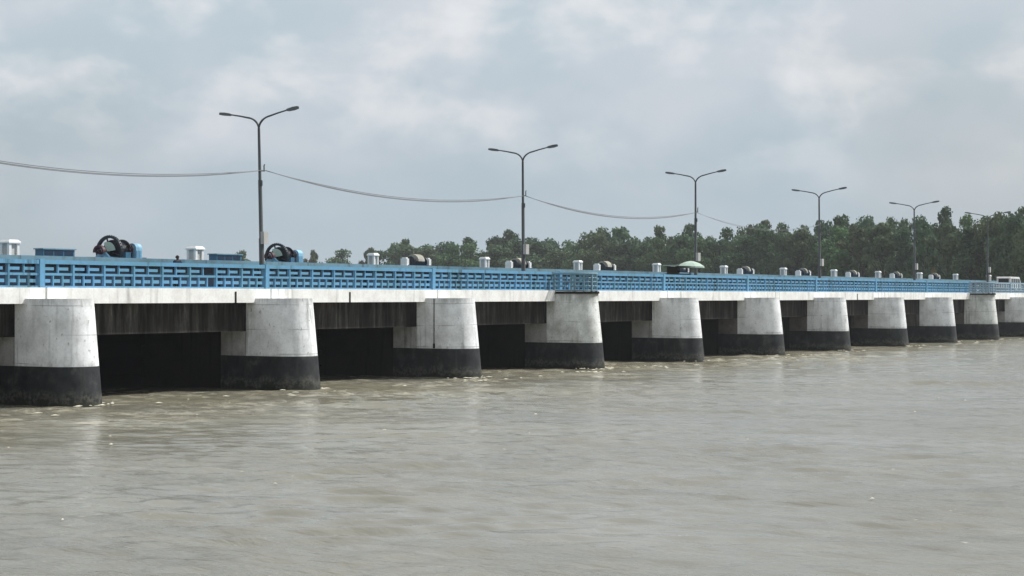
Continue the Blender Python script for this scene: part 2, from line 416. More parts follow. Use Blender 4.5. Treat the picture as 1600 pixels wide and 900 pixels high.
# foam torn up round the pier noses
FOAM = paint_mat('silty_foam', (.62,.59,.47), (.4,.37,.27), .4, .9, False)
rf = random.Random(21); m = MB()
def foam_patch(x, y, ln, wd):
    b = len(m.v); n = 9; a0 = rf.uniform(-.35, .35)+TH-math.pi/2; z = rf.uniform(.05, .075)
    m.v.append((x, y, z+.012))
    for k in range(n):
        a = 2*math.pi*k/n; r_ = rf.uniform(.55, 1.15); u, w = r_*ln*math.cos(a), r_*wd*math.sin(a)
        m.v.append((x+u*math.cos(a0)-w*math.sin(a0), y+u*math.sin(a0)+w*math.cos(a0), z-.02))
    for k in range(n): m.f.append((b, b+1+k, b+1+(k+1) % n))
for i in range(1, 12):
    s0_ = 50.82+14.054*(i-1); many = {1: 20, 2: 16, 3: 30, 4: 44}.get(i, 12)
    for _ in range(many):
        if rf.random() < .55: a = rf.uniform(.1, math.pi-.1); r_ = 1.2+abs(rf.gauss(.05, .22)); foam_patch(s0_-r_*math.cos(a), 52.1-r_*math.sin(a), rf.uniform(.05, .22), rf.uniform(.03, .08))
        else: foam_patch(s0_+rf.uniform(-7, 5), 50.6-abs(rf.gauss(0, 1.6)), rf.uniform(.06, .3), rf.uniform(.03, .09))
for _ in range(14): 
    xx, yy = at_z(rf.uniform(0, 1600), rf.uniform(32, 75)); 
    if yy < 49: foam_patch(xx, yy, rf.uniform(.03, .10), rf.uniform(.02, .05))
fo = kind(m.build('foam', FOAM, None, True), 'stuff'); tag(fo, 'pale silty foam flecks on the water round the pier bases', 'foam')

# ------------------------------------------------------------------ far bank
bank_line = [(252,-400),(252,40),(256,66),(292,82),(330,150),(385,265),(440,385),(520,560),(700,900)]
mb = MB()
rows = []
for dx, z in ((0,-.6),(5,1.2),(12,2.3),(2200,3.2)):
    b = len(mb.v); mb.v += [(x+dx, y, z) for x, y in bank_line]; rows.append(b)
for a, b in zip(rows, rows[1:]):
    for i in range(len(bank_line)-1): mb.f.append((a+i, b+i, b+i+1, a+i+1))
kind(fix(mb.build('riverbank', M['bank'])), 'structure')

# ------------------------------------------------------------------ the barrage: piers, girders, deck
S0, DS = 50.82, 14.054
RES = {1:3.3, 2:-2.6, 3:-3.7, 4:-1.0, 5:-1.5, 6:-.5, 7:2.2, 8:1.5, 9:2.0, 10:2.2}       # measured irregularity of the spacing, px
def pier_s(i):
    s = S0+DS*(i-1)
    if i in RES: s -= RES[i]*202700/(VPX-(VPX-191500/(s+31.5)))**2*.94
    return s
PI_ = list(range(-1, 15)); PS = {i: pier_s(i) for i in PI_}
R_N, DC_TOP, BAT = 1.147, 52.6, .474
BAY = (4, 10)
Z_BLK, Z_SOF, Z_TOP = 1.58, 2.74, 4.30
bridge = thing('barrage_bridge', 'long low concrete barrage bridge on white and black painted piers crossing the muddy river', 'bridge', (S0, 53.8, 0))
BL = Vector(bridge.location)
def u_loop(s, z, back, half=R_N, n=18):
    dc = DC_TOP-BAT*(Z_TOP-z)/Z_TOP
    pts = [(s-half, back, z), (s-half, dc+.3, z)]
    for k in range(n+1):
        t = math.pi*k/n
        pts.append((s-half*math.cos(t), dc-half*math.sin(t), z))
    pts += [(s+half, dc+.3, z), (s+half, back, z)]
    return pts
def loc_mesh(mb, off):
    mb.v = [(a-off[0], b-off[1], c-off[2]) for a, b, c in mb.v]; return mb
def make_pier(i):
    s = PS[i]; top = 4.56 if i in BAY else Z_TOP
    off = (BL.x, BL.y, 0)
    m = MB()
    m.prism([u_loop(s, Z_BLK, 54.24), u_loop(s, Z_SOF, 54.24)])
    m.prism([u_loop(s, Z_SOF+.001, 54.24), u_loop(s, 3.5, 54.24), u_loop(s, top, 54.24)])
    p = fix(loc_mesh(m, off).build('pier', M['pier_stained' if i in (4, 10, 0) else 'pier_white'], bridge, True))
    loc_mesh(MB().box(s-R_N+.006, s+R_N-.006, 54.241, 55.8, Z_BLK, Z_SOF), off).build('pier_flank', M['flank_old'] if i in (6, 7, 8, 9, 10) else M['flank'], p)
    m = MB(); m.prism([u_loop(s, -1.2, 55.8, R_N+.012), u_loop(s, .6, 55.8, R_N+.012), u_loop(s, Z_BLK-.001, 55.8, R_N+.012)])
    fix(loc_mesh(m, off).build('pier_base', M['black'], p, True))
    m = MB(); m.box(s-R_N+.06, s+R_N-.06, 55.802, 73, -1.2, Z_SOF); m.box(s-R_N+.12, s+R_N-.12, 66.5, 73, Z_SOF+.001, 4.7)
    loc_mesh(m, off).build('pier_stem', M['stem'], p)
    if i in (3,):
        m = MB(); x, y = s-R_N-.03, DC_TOP+.48
        m.tube([(x, y, 4.28), (x, y, 3.2), (x, y, 1.7)], .024, 8); m.box(x-.035, x+.028, y-.05, y+.05, 1.60, 1.85)
        loc_mesh(m, off).build('drain_pipe', M['stem'], p)
    if i == 10:
        for xp, yp, hh in ((1541, 490, .34), (1552, 486, .38)):
            best = min((abs(800+F_PX*((s-R_N*math.cos(a))*ST-(DC_TOP-.25-R_N*math.sin(a))*CT)/((s-R_N*math.cos(a))*CT+(DC_TOP-.25-R_N*math.sin(a))*ST)-xp), a) for a in [math.pi*k/90 for k in range(40, 80)])
            a = best[1]; rr = R_N+.035; z = at(xp, yp, 51.8)[1]; m = MB(); lo = []
            for da, zz in ((-.10,-.5),(.02,-.55),(.10,-.2),(.05,.1),(.12,.4),(-.02,.5),(-.12,.2),(-.04,-.1)):
                lo.append((a+da, z+zz*hh))
            pt = lambda q, r_: (s-r_*math.cos(q[0]), DC_TOP-BAT*(Z_TOP-q[1])/Z_TOP-r_*math.sin(q[0]), q[1])
            m.prism([[pt(q, R_N-.01) for q in lo], [pt(q, R_N+.006) for q in lo]])
            fix(loc_mesh(m, off).build('dark_mark', M['black'], p))
    if i in BAY:
        m = MB(); m.prism([[(a, b-.04, z) for a, b, _ in u_loop(s, 4.3, 53.65, R_N+.05)] for z in (4.56, 4.70)])
        fix(loc_mesh(m, off).build('bay_floor', M['stem'], p))
    return p
for i in PI_: make_pier(i)
off = (BL.x, BL.y, 0)
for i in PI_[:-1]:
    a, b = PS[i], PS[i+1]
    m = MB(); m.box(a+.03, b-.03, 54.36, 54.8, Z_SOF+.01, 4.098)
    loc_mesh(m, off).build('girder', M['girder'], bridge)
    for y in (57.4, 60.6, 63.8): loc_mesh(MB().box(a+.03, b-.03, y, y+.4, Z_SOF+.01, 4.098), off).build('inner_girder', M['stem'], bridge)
    m = MB(); m.box(a+.05, b-.05, 53.66, 54.3, 4.10, 4.76)
    eb = loc_mesh(m, off).build('edge_beam', M['band_white'], bridge)
    for q in {1: (.82,), 2: (.44,), 4: (.30,), 7: (.62,)}.get(i, ()):
        x = a+(b-a)*q; loc_mesh(MB().box(x-.045, x+.045, 53.63, 53.658, 4.1, 4.62), off).build('drain_pipe', M['stem'], eb)
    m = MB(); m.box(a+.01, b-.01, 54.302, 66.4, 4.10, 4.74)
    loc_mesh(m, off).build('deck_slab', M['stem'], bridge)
    # the gate that closes the bay behind
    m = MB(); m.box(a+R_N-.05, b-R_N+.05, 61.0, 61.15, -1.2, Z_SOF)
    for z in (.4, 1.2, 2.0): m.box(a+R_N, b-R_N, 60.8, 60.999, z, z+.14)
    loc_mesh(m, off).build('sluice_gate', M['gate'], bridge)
m = MB(); m.box(PS[-1], PS[14]+6, 55.0, 65.9, 4.744, 4.760)
kind(m.build('road', M['road']), 'structure')

# hoist deck that carries the winches, behind the road
hd = thing('hoist_deck', 'dark navy steel hoist deck running along the far side of the barrage road', 'hoist deck', (S0, 67, 4.74))
off = (S0, 67, 4.74)
m = MB(); x0, x1 = PS[-1], PS[14]
HZ = 6.46
for y in (66.9, 72.2): loc_mesh(MB().box(x0, x1, y, y+.1, 4.78, HZ-.08), off).build('web_plate', M['navy'], hd)
for y in (66.72, 72.02): loc_mesh(MB().box(x0, x1, y, y+.46, HZ-.078, HZ), off).build('top_flange', M['blue'], hd)
loc_mesh(MB().box(x0, x1, 66.70, 66.718, HZ-.42, HZ-.005), off).build('fascia_plate', M['blue_dull'], hd)
loc_mesh(MB().box(x0, x1, 67.19, 72.01, HZ-.1, HZ-.02), off).build('deck_plate', M['teal'], hd)
x = x0+1
while x < x1:
    loc_mesh(MB().box(x-.04, x+.04, 66.76, 66.897, 4.87, HZ-.08), off).build('stiffener', M['navy'], hd); x += DS/4

# ------------------------------------------------------------------ parapets: eight lattice panels per span
ZR0, ZR1 = 4.76, 5.93
def c_panel(w, h, bars, n, lat, t=.09, missing=()):
    """n cells across w; a tongue reaches into each cell from the left"""
    m = MB(); cw = w/n
    for k in range(n):
        x0 = k*cw
        if k > 0: m.box(x0-bars/2, x0+bars/2, -t/2, t/2, 0, h)
        if k in missing: continue
        th = h*.34
        m.box(x0+(bars/2+.001 if k else 0), x0+cw*.70, -t/2+.008, t/2-.008, h*.5-th/2-.01, h*.5+th/2-.01)
    return m
def make_parapet(i, mat, label):
    a, b = PS[i], PS[i+1]; L = b-a
    t = thing('parapet', label, 'parapet', (a, 54.0, ZR0), 'blue lattice parapets along the barrage')
    n = 8; pw = .085; step = L/n
    MB().box(.14, L-.14, -.10, .10, .97, 1.14).build('top_rail', mat, t)
    MB().box(.14, L-.14, -.055, .055, .50, .60).build('middle_rail', mat, t)
    MB().box(.14, L-.14, -.07, .07, .004, .075).build('bottom_rail', mat, t)
    MB().box(-.135, .135, -.13, .13, .003, 1.17).build('joint_post', mat, t)
    for k in range(1, n):
        o = None
        MB().box(k*step-pw/2, k*step+pw/2, -.075, .075, .0765, .968).build('post', mat, t)
    miss = {}
    if i == 1: miss = {5: ((1,), (2,))}
    for k in range(n):
        x0 = k*step+(.137 if k == 0 else pw/2+.001); x1 = (k+1)*step-(.137 if k == n-1 else pw/2+.001)
        mu, ml = miss.get(k, ((), ()))
        up = c_panel(x1-x0, .368, .065, 2, None, missing=mu); lo = c_panel(x1-x0, .423, .06, 3, None, missing=ml)
        m = MB()
        for src, z in ((up, .601), (lo, .0765)):
            b0 = len(m.v); m.v += [(p[0]+x0, p[1], p[2]+z) for p in src.v]; m.f += [tuple(b0+q for q in f) for f in src.f]
        m.build('lattice_panel', mat, t)
    return t
for i in PI_[:-1]:
    if i == -1: lab = 'blue lattice parapet section nearest the camera, left of the first pier, before the photo begins'
    elif i == 0: lab = 'blue lattice parapet section at the far left ending above the first pier'
    elif i < 10: lab = f'blue lattice parapet section between the {ORD[i-1]} and {ORD[i]} piers from the left'
    else: lab = f'grey blue lattice parapet section between the {ORD[i-1]} and {ORD[i]} piers from the left'
    make_parapet(i, M['blue_grey'] if i >= 10 else M['blue'], lab)
# lattice balustrade round the bay on two of the piers
for i in BAY:
    s = PS[i]
    t = thing('bay_balustrade', 'weathered teal balustrade round the jutting bay on the ' + ('fourth' if i == 4 else 'tenth') + ' pier', 'balustrade', (s, 52.6, 4.70), 'balustrades of the pier bays')
    mat = M['blue_dull'] if i == 4 else M['blue_grey']
    pts = []
    for k in range(13):
        a = math.pi*k/12; pts.append((-1.08*math.cos(a), -1.08*math.sin(a)))
    pts = [(-1.08, 1.12)]+pts+[(1.08, 1.12)]
    for nm, z, r_ in (('top_rail', 1.08, .075), ('middle_rail', .58, .045), ('bottom_rail', .06, .05)):
        MB().tube([(x, y, z) for x, y in pts], r_, 6).build(nm, mat, t)
    for k in range(0, 15, 2):
        x, y = pts[k]; MB().box(x-.05, x+.05, y-.05, y+.05, .002, 1.1).build('post', mat, t)
    m = MB()
    for k in range(14):
        (xa, ya), (xb, yb) = pts[k], pts[k+1]
        for z0, z1 in ((.10, .54), (.62, 1.02)):
            zc = (z0+z1)/2; m.tube([(xa, ya, zc), (xa+(xb-xa)*.7, ya+(yb-ya)*.7, zc)], .055, 5)
            m.tube([(xa, ya, z0), (xa, ya, z1)], .03, 5)
    m.build('lattice_panel', mat, t)

# ------------------------------------------------------------------ white hoist pillars with flat caps
def make_pillar(label):
    t = thing('hoist_pillar', label, 'pillar', (0,0,0), 'white capped pillars on the hoist deck')
    m = MB(); w = .36
    for sx in (-1, 1):
        for sy in (-1, 1): m.box(sx*w-(.16 if sx > 0 else 0), sx*w+(.16 if sx < 0 else 0), sy*w-(.16 if sy > 0 else 0), sy*w+(.16 if sy < 0 else 0), .0, .72)
    m.build('corner_post', M['white'], t)
    MB().box(-.27, .27, -.27, .27, .0, .715).build('inner_box', M['grey_conc'], t)
    m = MB(); m.box(-.42, .42, -.42, .42, .722, .80); m.prism([[(-.42,-.42,.80),(.42,-.42,.80),(.42,.42,.80),(-.42,.42,.80)], [(-.30,-.30,.92),(.30,-.30,.92),(.30,.30,.92),(-.30,.30,.92)]])
    m.build('cap', M['white'], t)
    MB().box(-.44, .44, -.44, .44, -.005, .06).build('plinth', M['grey_conc'], t)
    return t
px_box = [(15,374),(305,386),(583,395),(757,400),(903,406),(1026,411),(1131,415),(1224,418),(1303,421),(1372,423),(1437,425),(1493,427),(1545,429)]
near = ['at the far left edge', 'between the two open winches', 'left of the third winch', 'left of the second street lamp', 'right of the second street lamp', 'at the left end of the pale green parasol',
        'right of the third street lamp', 'left of the fourth street lamp', 'just right of the fourth street lamp', 'left of the fifth street lamp', 'just right of the fifth street lamp', 'above the ninth pier', 'beside the sixth street lamp']
p0 = None
for k, (x, y) in enumerate(px_box):
    s, _ = at(x, y, 70)
    lab = 'white concrete pillar with flat cap ' + near[k]
    if p0 is None: p0 = make_pillar(lab); p0.location = (s, 70, HZ-.014); q = p0
    else: q = dup(p0, (s, 70, HZ-.014), lab)
    q.scale = (.98, .98, .98) if k < 2 else (.74, .74, .96)

# ------------------------------------------------------------------ winches
def bearing(m, x, y, h=.55):
    m.box(x-.14, x+.14, y-.3, y+.3, .1, h); m.box(x-.2, x+.2, y-.36, y+.36, .02, .099)
def make_winch_open(label):
    t = thing('gate_winch', label, 'winch', (0,0,0), 'gate winches on the hoist deck')
    m = MB(); m.box(-1.75, 1.75, -.75, -.55, .0, .12); m.box(-1.75, 1.75, .55, .75, .0, .12); m.build('bed_frame', M['teal'], t)
    m = MB(); m.tube([(-.30,0,.45),(.50,0,.45)], .60, 24); m.ring((-.28,0,.45),'X',.5,.76,.06); m.ring((.48,0,.45),'X',.5,.80,.06)
    for k in range(12): m.ring((-.2+k*.055,0,.45),'X',.56,.64,.03,18)
    m.build('rope_drum', M['dark_steel'], t)
    m = MB(); m.ring((-.52,0,.45),'X',.86,1.02,.18,36)
    for k in range(36):
        a = 2*math.pi*k/36; c, s_ = math.cos(a), math.sin(a)
        m.tube([(-.52,c*1.0,.45+s_*1.0),(-.52,c*1.06,.45+s_*1.06)], .045, 4)
    m.ring((-.52,0,.45),'X',.08,.2,.2,16)
    for k in range(6):
        a = math.pi*k/3+.3; m.tube([(-.52,math.cos(a)*.18,.45+math.sin(a)*.18),(-.52,math.cos(a)*.88,.45+math.sin(a)*.88)], .05, 6)
    m.build('spur_gear', M['dark_steel'], t)
    m = MB(); m.ring((-.68,0,.45),'X',.0001,.62,.04,24,.35*math.pi,.95*math.pi); fix(m.build('gear_cover', M['green_pale'], t))
    m = MB(); m.ring((-1.42,-.1,.42),'X',.30,.42,.22,20,-.1,math.pi+.1); m.ring((-1.42,-.1,.42),'X',.05,.16,.3,14); m.build('pinion_guard', M['maroon'], t)
    m = MB(); m.tube([(-1.7,-.1,.42),(-.5,-.1,.42)], .06, 8); m.build('shaft', M['dark_steel'], t)
    m = MB(); m.box(.62, 1.12, -1.0, -.3, .0, .70)
    m.prism([[(x_, -.65+.35*math.cos(a_), .701+.30*math.sin(a_)) for a_ in [math.pi*k/10 for k in range(11)]] for x_ in (.62, 1.12)])
    for k in range(4): m.box(.66+k*.12, .71+k*.12, -1.03, -1.001, .1, .55)
    fix(m.build('motor_housing', M['blue_light'], t))
    for x_ in (-1.05, .66):
        m = MB(); lo = [[(x_-.07, -w_, z_), (x_+.07, -w_, z_), (x_+.07, w_, z_), (x_-.07, w_, z_)] for w_, z_ in ((.62, .02), (.55, .12), (.18, .45), (.16, .62))]
        m.prism(lo); fix(m.build('bearing_pedestal', M['blue_light'], t))
    m = MB(); m.ring((.36, -.75, .62), 'X', .24, .29, .05, 20); [m.tube([(.36, -.75, .62), (.36, -.75+.25*math.cos(q_), .62+.25*math.sin(q_))], .018, 5) for q_ in (0, 2.1, 4.2)]; m.tube([(.30, -.75, .62), (.66, -.75, .62)], .03, 6); m.build('hand_wheel', M['maroon'], t)
    MB().box(-.20, .22, -.98, -.58, .0, .42).build('brake_box', M['teal'], t)
    return t
def make_winch_cover(label, cw=.39):
    t = thing('gate_winch', label, 'winch', (0,0,0), 'gate winches on the hoist deck')
    m = MB(); m.box(-1.75, 1.75, -.75, -.55, .0, .12); m.box(-1.75, 1.75, .55, .75, .0, .12); m.build('bed_frame', M['navy'], t)
    m = MB(); m.tube([(-.75,0,.36),(.85,0,.36)], .36, 20); m.ring((.8,0,.36),'X',.3,.46,.06); m.ring((-.72,0,.36),'X',.3,.46,.06); m.build('rope_drum', M['navy'] if cw < .3 else M['dark_steel'], t)
    m = MB(); pr = [(.58*math.cos(a), .42+.56*math.sin(a)) for a in [math.pi*k/14 for k in range(15)]]
    m.prism([[(x, y, z) for y, z in pr] for x in (-cw-.05, cw-.05)]); fix(m.build('gear_cover', M['cream'], t, True))
    m = MB(); m.tube([(-1.5,0,.36),(1.5,0,.36)], .05, 8); m.build('shaft', M['dark_steel'], t)
    for x in (-1.42, 1.42):
        m = MB(); bearing(m, x, 0, .62); m.box(x-.10, x+.10, -.2, .2, .621, .72); m.build('bearing_block', M['white'], t)
    return t
wpx = [181, 440, 650, 810, 945, 1062, 1165, 1255, 1332, 1400, 1460]
wl_ = ['open winch with big dark gear wheel and light blue motor, leftmost on the hoist deck',
       'open winch with dark gear wheel close behind the first street lamp',
       'winch under cream rounded cover between the first and second street lamps',
       'winch under cream rounded cover at the foot of the second street lamp',
       'winch under cream rounded cover midway between the second and third street lamps',
       'winch under cream rounded cover behind the pale green parasol',
       'winch under cream rounded cover midway between the third and fourth street lamps',
       'winch under cream rounded cover just left of the fourth street lamp',
       'winch under cream rounded cover, first one right of the fourth street lamp',
       'winch under cream rounded cover just left of the fifth street lamp',
       'winch under cream rounded cover, right of the fifth street lamp']
wo = make_winch_open(wl_[0]); wo.location = (at(wpx[0], 400, 69.5)[0], 69.5, HZ+.002)
w2 = dup(wo, (at(wpx[1], 400, 69.5)[0], 69.5, HZ+.002), wl_[1]); w2.scale = (.9,.9,.84); wo.scale = (.95,.95,.88)
wc = None
for k, (x, l) in enumerate(list(zip(wpx, wl_))[2:]):
    if k == 3: wc = None
    p = (at(x, 400, 69.5)[0], 69.5, HZ+.002)
    if wc is None: wc = make_winch_cover(l, .39 if k < 3 else .17); wc.location = p; wc.scale = (.95,.9,.88)
    else: dup(wc, p, l)
# teal control cabinets left of the two open winches
def make_cabinet(label):
    t = thing('control_cabinet', label, 'cabinet', (0,0,0), 'teal cabinets on the hoist deck')
    MB().box(-1.1, 1.1, -.3, .3, .04, .40).build('body', M['teal'], t)
    MB().box(-1.18, 1.18, -.36, .36, .401, .46).build('lid', M['blue_dull'], t)
    for k in range(3): MB().box(-1.02+k*.7, -.42+k*.7, -.318, -.301, .10, .35).build('door', M['navy'], t)
    m = MB(); m.box(-1.0, -.8, -.25, .25, 0, .039); m.box(.8, 1.0, -.25, .25, 0, .039); m.build('foot', M['dark_steel'], t)
    return t
cb = make_cabinet('low teal cabinet between the leftmost white pillar and the open winch'); cb.location = (at(86, 400, 68.6)[0], 68.6, HZ-.014)
dup(cb, (at(352, 400, 68.6)[0], 68.6, HZ-.014), 'low teal cabinet just left of the first street lamp')

# ------------------------------------------------------------------ street lamps
LY = 64.0
def make_lamp(label):
    t = thing('street_lamp', label, 'street lamp', (0,0,0), 'double arm street lamps along the barrage road')
    MB().tube([(0,0,.0),(0,0,.02),(0,0,2.9),(0,0,2.95),(0,0,6.2),(0,0,6.25),(0,0,9.15)], [.16,.155,.145,.118,.11,.09,.075], 12).build('pole', M['lamp'], t, True)
    m = MB(); m.box(-.22, .22, -.22, .22, -.01, .04); m.build('base_plate', M['lamp'], t)
    for sg in (1, -1):
        pts = []
        for k in range(10):
            u = k/9; a = u*R(80)
            pts.append((0, sg*(1.0*(1-math.cos(a))), 9.12+.70*math.sin(a)))
        pts += [(0, sg*(.83+.55), 9.93), (0, sg*2.05, 10.05)]
        MB().tube(pts, [.06]*6+[.052]*4+[.046, .042], 8).build('arm', M['lamp'], t, True)
        m = MB(); lo = []
        for u, w, h0, h1 in ((0,.06,-.04,.05),(.12,.11,-.08,.08),(.5,.15,-.10,.09),(.80,.13,-.08,.06),(.86,.05,-.03,.02)):
            y = sg*(2.02+u); zc = 10.045+u*.16
            lo.append([(-w,y,zc+h0),(w,y,zc+h0),(w*.8,y,zc+h1*.8),(w*.3,y,zc+h1),(-w*.3,y,zc+h1),(-w*.8,y,zc+h1*.8)])
        m.prism(lo); fix(m.build('lamp_head', M['lamp_head'], t))
    m = MB(); m.box(-.20, .20, -.36, -.12, 2.60, 3.30); m.build('switch_box', M['grey_conc'], t)
    m = MB(); m.box(-.02, .42, -.03, .03, 6.72, 6.78); m.tube([(.38,0,6.78),(.38,0,7.05),(.44,0,7.12)], .04, 6); m.tube([(-.02,-.12,5.9),(-.02,-.12,6.2)], .07, 6); m.build('cable_bracket', M['lamp'], t)
    return t
lamp_x = [76.76, 105.25, 133.14, 161.0, 189.16, 216.9]
ll = ['double arm street lamp, first and tallest looking from the left', 'double arm street lamp, second from the left, rising left of the jutting bay',
      'double arm street lamp, third from the left, beside the pale green parasol', 'double arm street lamp, fourth from the left, standing before the tall trees',
      'double arm street lamp, fifth from the left, mostly in front of trees', 'double arm street lamp, sixth and most distant, faint against the trees at right']
lm = make_lamp(ll[0]); lm.location = (lamp_x[0], LY, 4.762); lm.rotation_euler = (R(-.5), R(-1.4), 0)
LAMPS = [lm]
rl = random.Random(3)
for x, l in zip(lamp_x[1:], ll[1:]):
    q = dup(lm, (x, LY, 4.762), l); q.rotation_euler = (R(rl.uniform(-.4,.4)), R(rl.uniform(-.7,0)), R(rl.uniform(-3,3))); LAMPS.append(q)
q = dup(lm, (48.7, LY, 4.762), 'double arm street lamp standing left of the photo, nearest the camera'); q.rotation_euler = (0,0,0)
# cables slung from lamp to lamp
nodes = [(48.7, 11.55)]+[(x, 11.55-.05*min(k, 4)) for k, x in enumerate(lamp_x)]
cl = ['sagging bundled cable entering from the left to the first street lamp', 'sagging bundled cable between the first and second street lamps', 'sagging bundled cable between the second and third street lamps',
      'sagging bundled cable between the third and fourth street lamps', 'sagging bundled cable between the fourth and fifth street lamps', 'sagging bundled cable between the fifth and sixth street lamps']
for (a, za), (b, zb), l in zip(nodes, nodes[1:], cl[:4]):
    m = MB()
    for dz, dy, sg in ((0,0,.95),(.05,.04,.92),(-.03,-.03,.97)):
        m.tube([(a+.3+(b-a-.3)*u, LY+dy, za+(zb-za)*u-sg*4*u*(1-u)+dz*min(1, 6*u*(1-u))) for u in [k/24 for k in range(25)]], .020 if a < 120 else .009, 6)
    tag(m.build('overhead_cable', M['cable'], None, True), l, 'cable', 'cables slung between the street lamps')

# ------------------------------------------------------------------ parasol and cart on the road
sx = at(1079, 410, 60)[0]
t = thing('parasol', 'pale green parasol opened over a dark vendor cart behind the parapet', 'parasol', (sx, 60, 4.762))
m = MB(); n = 16; b = len(m.v); prof = [(0,2.42),(.35,2.36),(.75,2.22),(1.12,1.98),(1.13,1.86)]
m.v.append((0,0,2.42))
for r_, z in prof[1:]:
    for k in range(n):
        a = 2*math.pi*k/n; rr = r_*(1 if k % 2 == 0 else .96); m.v.append((rr*math.cos(a), rr*math.sin(a), z))
for k in range(n): m.f.append((0, 1+k, 1+(k+1) % n))
for q in range(3):
    for k in range(n): m.f.append((1+q*n+k, 1+(q+1)*n+k, 1+(q+1)*n+(k+1) % n, 1+q*n+(k+1) % n))
c = m.build('canopy', M['green_pale'], t); sm = c.modifiers.new('thickness', 'SOLIDIFY'); sm.thickness = .012
MB().tube([(0,0,0),(0,0,2.40)], .03, 8).build('pole', M['lamp'], t)
m = MB()
for k in range(8):
    a = 2*math.pi*k/8; m.tube([(.03*math.cos(a),.03*math.sin(a),2.34),(1.1*math.cos(a),1.1*math.sin(a),1.95)], .012, 4)
m.build('rib', M['lamp'], t)
t = thing('vendor_cart', 'dark vendor cart with flat pale roof standing left of the pale green parasol', 'cart', (sx-1.75, 60.2, 4.762))
MB().box(-1.1, 1.1, -.5, .5, .55, 1.35).build('body', M['wood'], t)
MB().box(-1.2, 1.2, -.6, .6, 1.351, 1.40).build('counter', M['wood'], t)
m = MB()
for a in (-1.05, 1.05):
    for b_ in (-.45, .45): m.tube([(a, b_, 1.4), (a, b_, 1.99)], .03, 6)
m.build('roof_post', M['wood'], t)
MB().box(-1.3, 1.3, -.7, .7, 1.99, 2.05).build('roof', M['green_pale'], t)
MB().box(-1.0, 1.0, .38, .44, 1.401, 1.95).build('back_panel', M['wood'], t)
for a in (-.7, .7):
    for b_ in (-.56, .56): m = MB(); m.ring((a, b_, .36), 'Y', .27, .34, .06, 20); m.ring((a, b_, .36), 'Y', .03, .06, .08, 10); [m.tube([(a+.05*math.cos(q), b_, .36+.05*math.sin(q)), (a+.28*math.cos(q), b_, .36+.28*math.sin(q))], .012, 4) for q in [math.pi*k/4 for k in range(8)]]; m.build('wheel', M['tyre'], t)

# ------------------------------------------------------------------ white van at the right edge
vx = at(1568, 430, 57.5)[0]
t = thing('white_van', 'white flat roofed van driving on the barrage road at the right edge', 'van', (vx+2.3, 57.5, 4.762))
m = MB(); side = [(-2.25,.38),(2.0,.38),(2.3,.55),(2.3,.95),(1.95,1.12),(1.45,1.78),(1.2,1.90),(-2.1,1.90),(-2.25,1.80)]
m.prism([[(x, y, z) for x, z in side] for y in (-.82, .82)]); fix(m.build('body', M['white'], t))
for sy in (-1, 1):
    for x0, x1 in ((-2.05,-1.25),(-1.15,-.35),(-.25,.55)): MB().box(x0, x1, sy*.826-.004, sy*.826+.004, 1.12, 1.68).build('window', M['glass'], t)
    m = MB(); m.prism([[(.65,y,1.12),(1.75,y,1.12),(1.36,y,1.66),(.65,y,1.68)] for y in (sy*.822, sy*.832)]); fix(m.build('window', M['glass'], t))
    for x in (-1.45, 1.5): m = MB(); m.ring((x, sy*.76, .32), 'Y', .17, .32, .18, 24); m.ring((x, sy*.77, .32), 'Y', .001, .168, .14, 18); m.build('wheel', M['tyre'], t)
    MB().box(-2.262, -2.251, sy*.66-.09, sy*.66+.09, .75, 1.1).build('tail_light', M['red_lens'], t)
    MB().box(2.301, 2.315, sy*.6-.14, sy*.6+.14, .68, .86).build('headlight', M['glass'], t)
m = MB(); m.quad((1.98,-.72,1.13),(1.98,.72,1.13),(1.49,.66,1.765),(1.49,-.66,1.765)); m.v = [(x+.012, y, z+.008) for x, y, z in m.v]; w = m.build('windscreen', M['glass'], t); w.modifiers.new('t','SOLIDIFY').thickness = .006
MB().box(-2.262, -2.252, -.6, .6, 1.15, 1.68).build('rear_window', M['glass'], t)
MB().box(-2.33, -2.253, -.8, .8, .40, .56).build('bumper', M['lamp'], t)

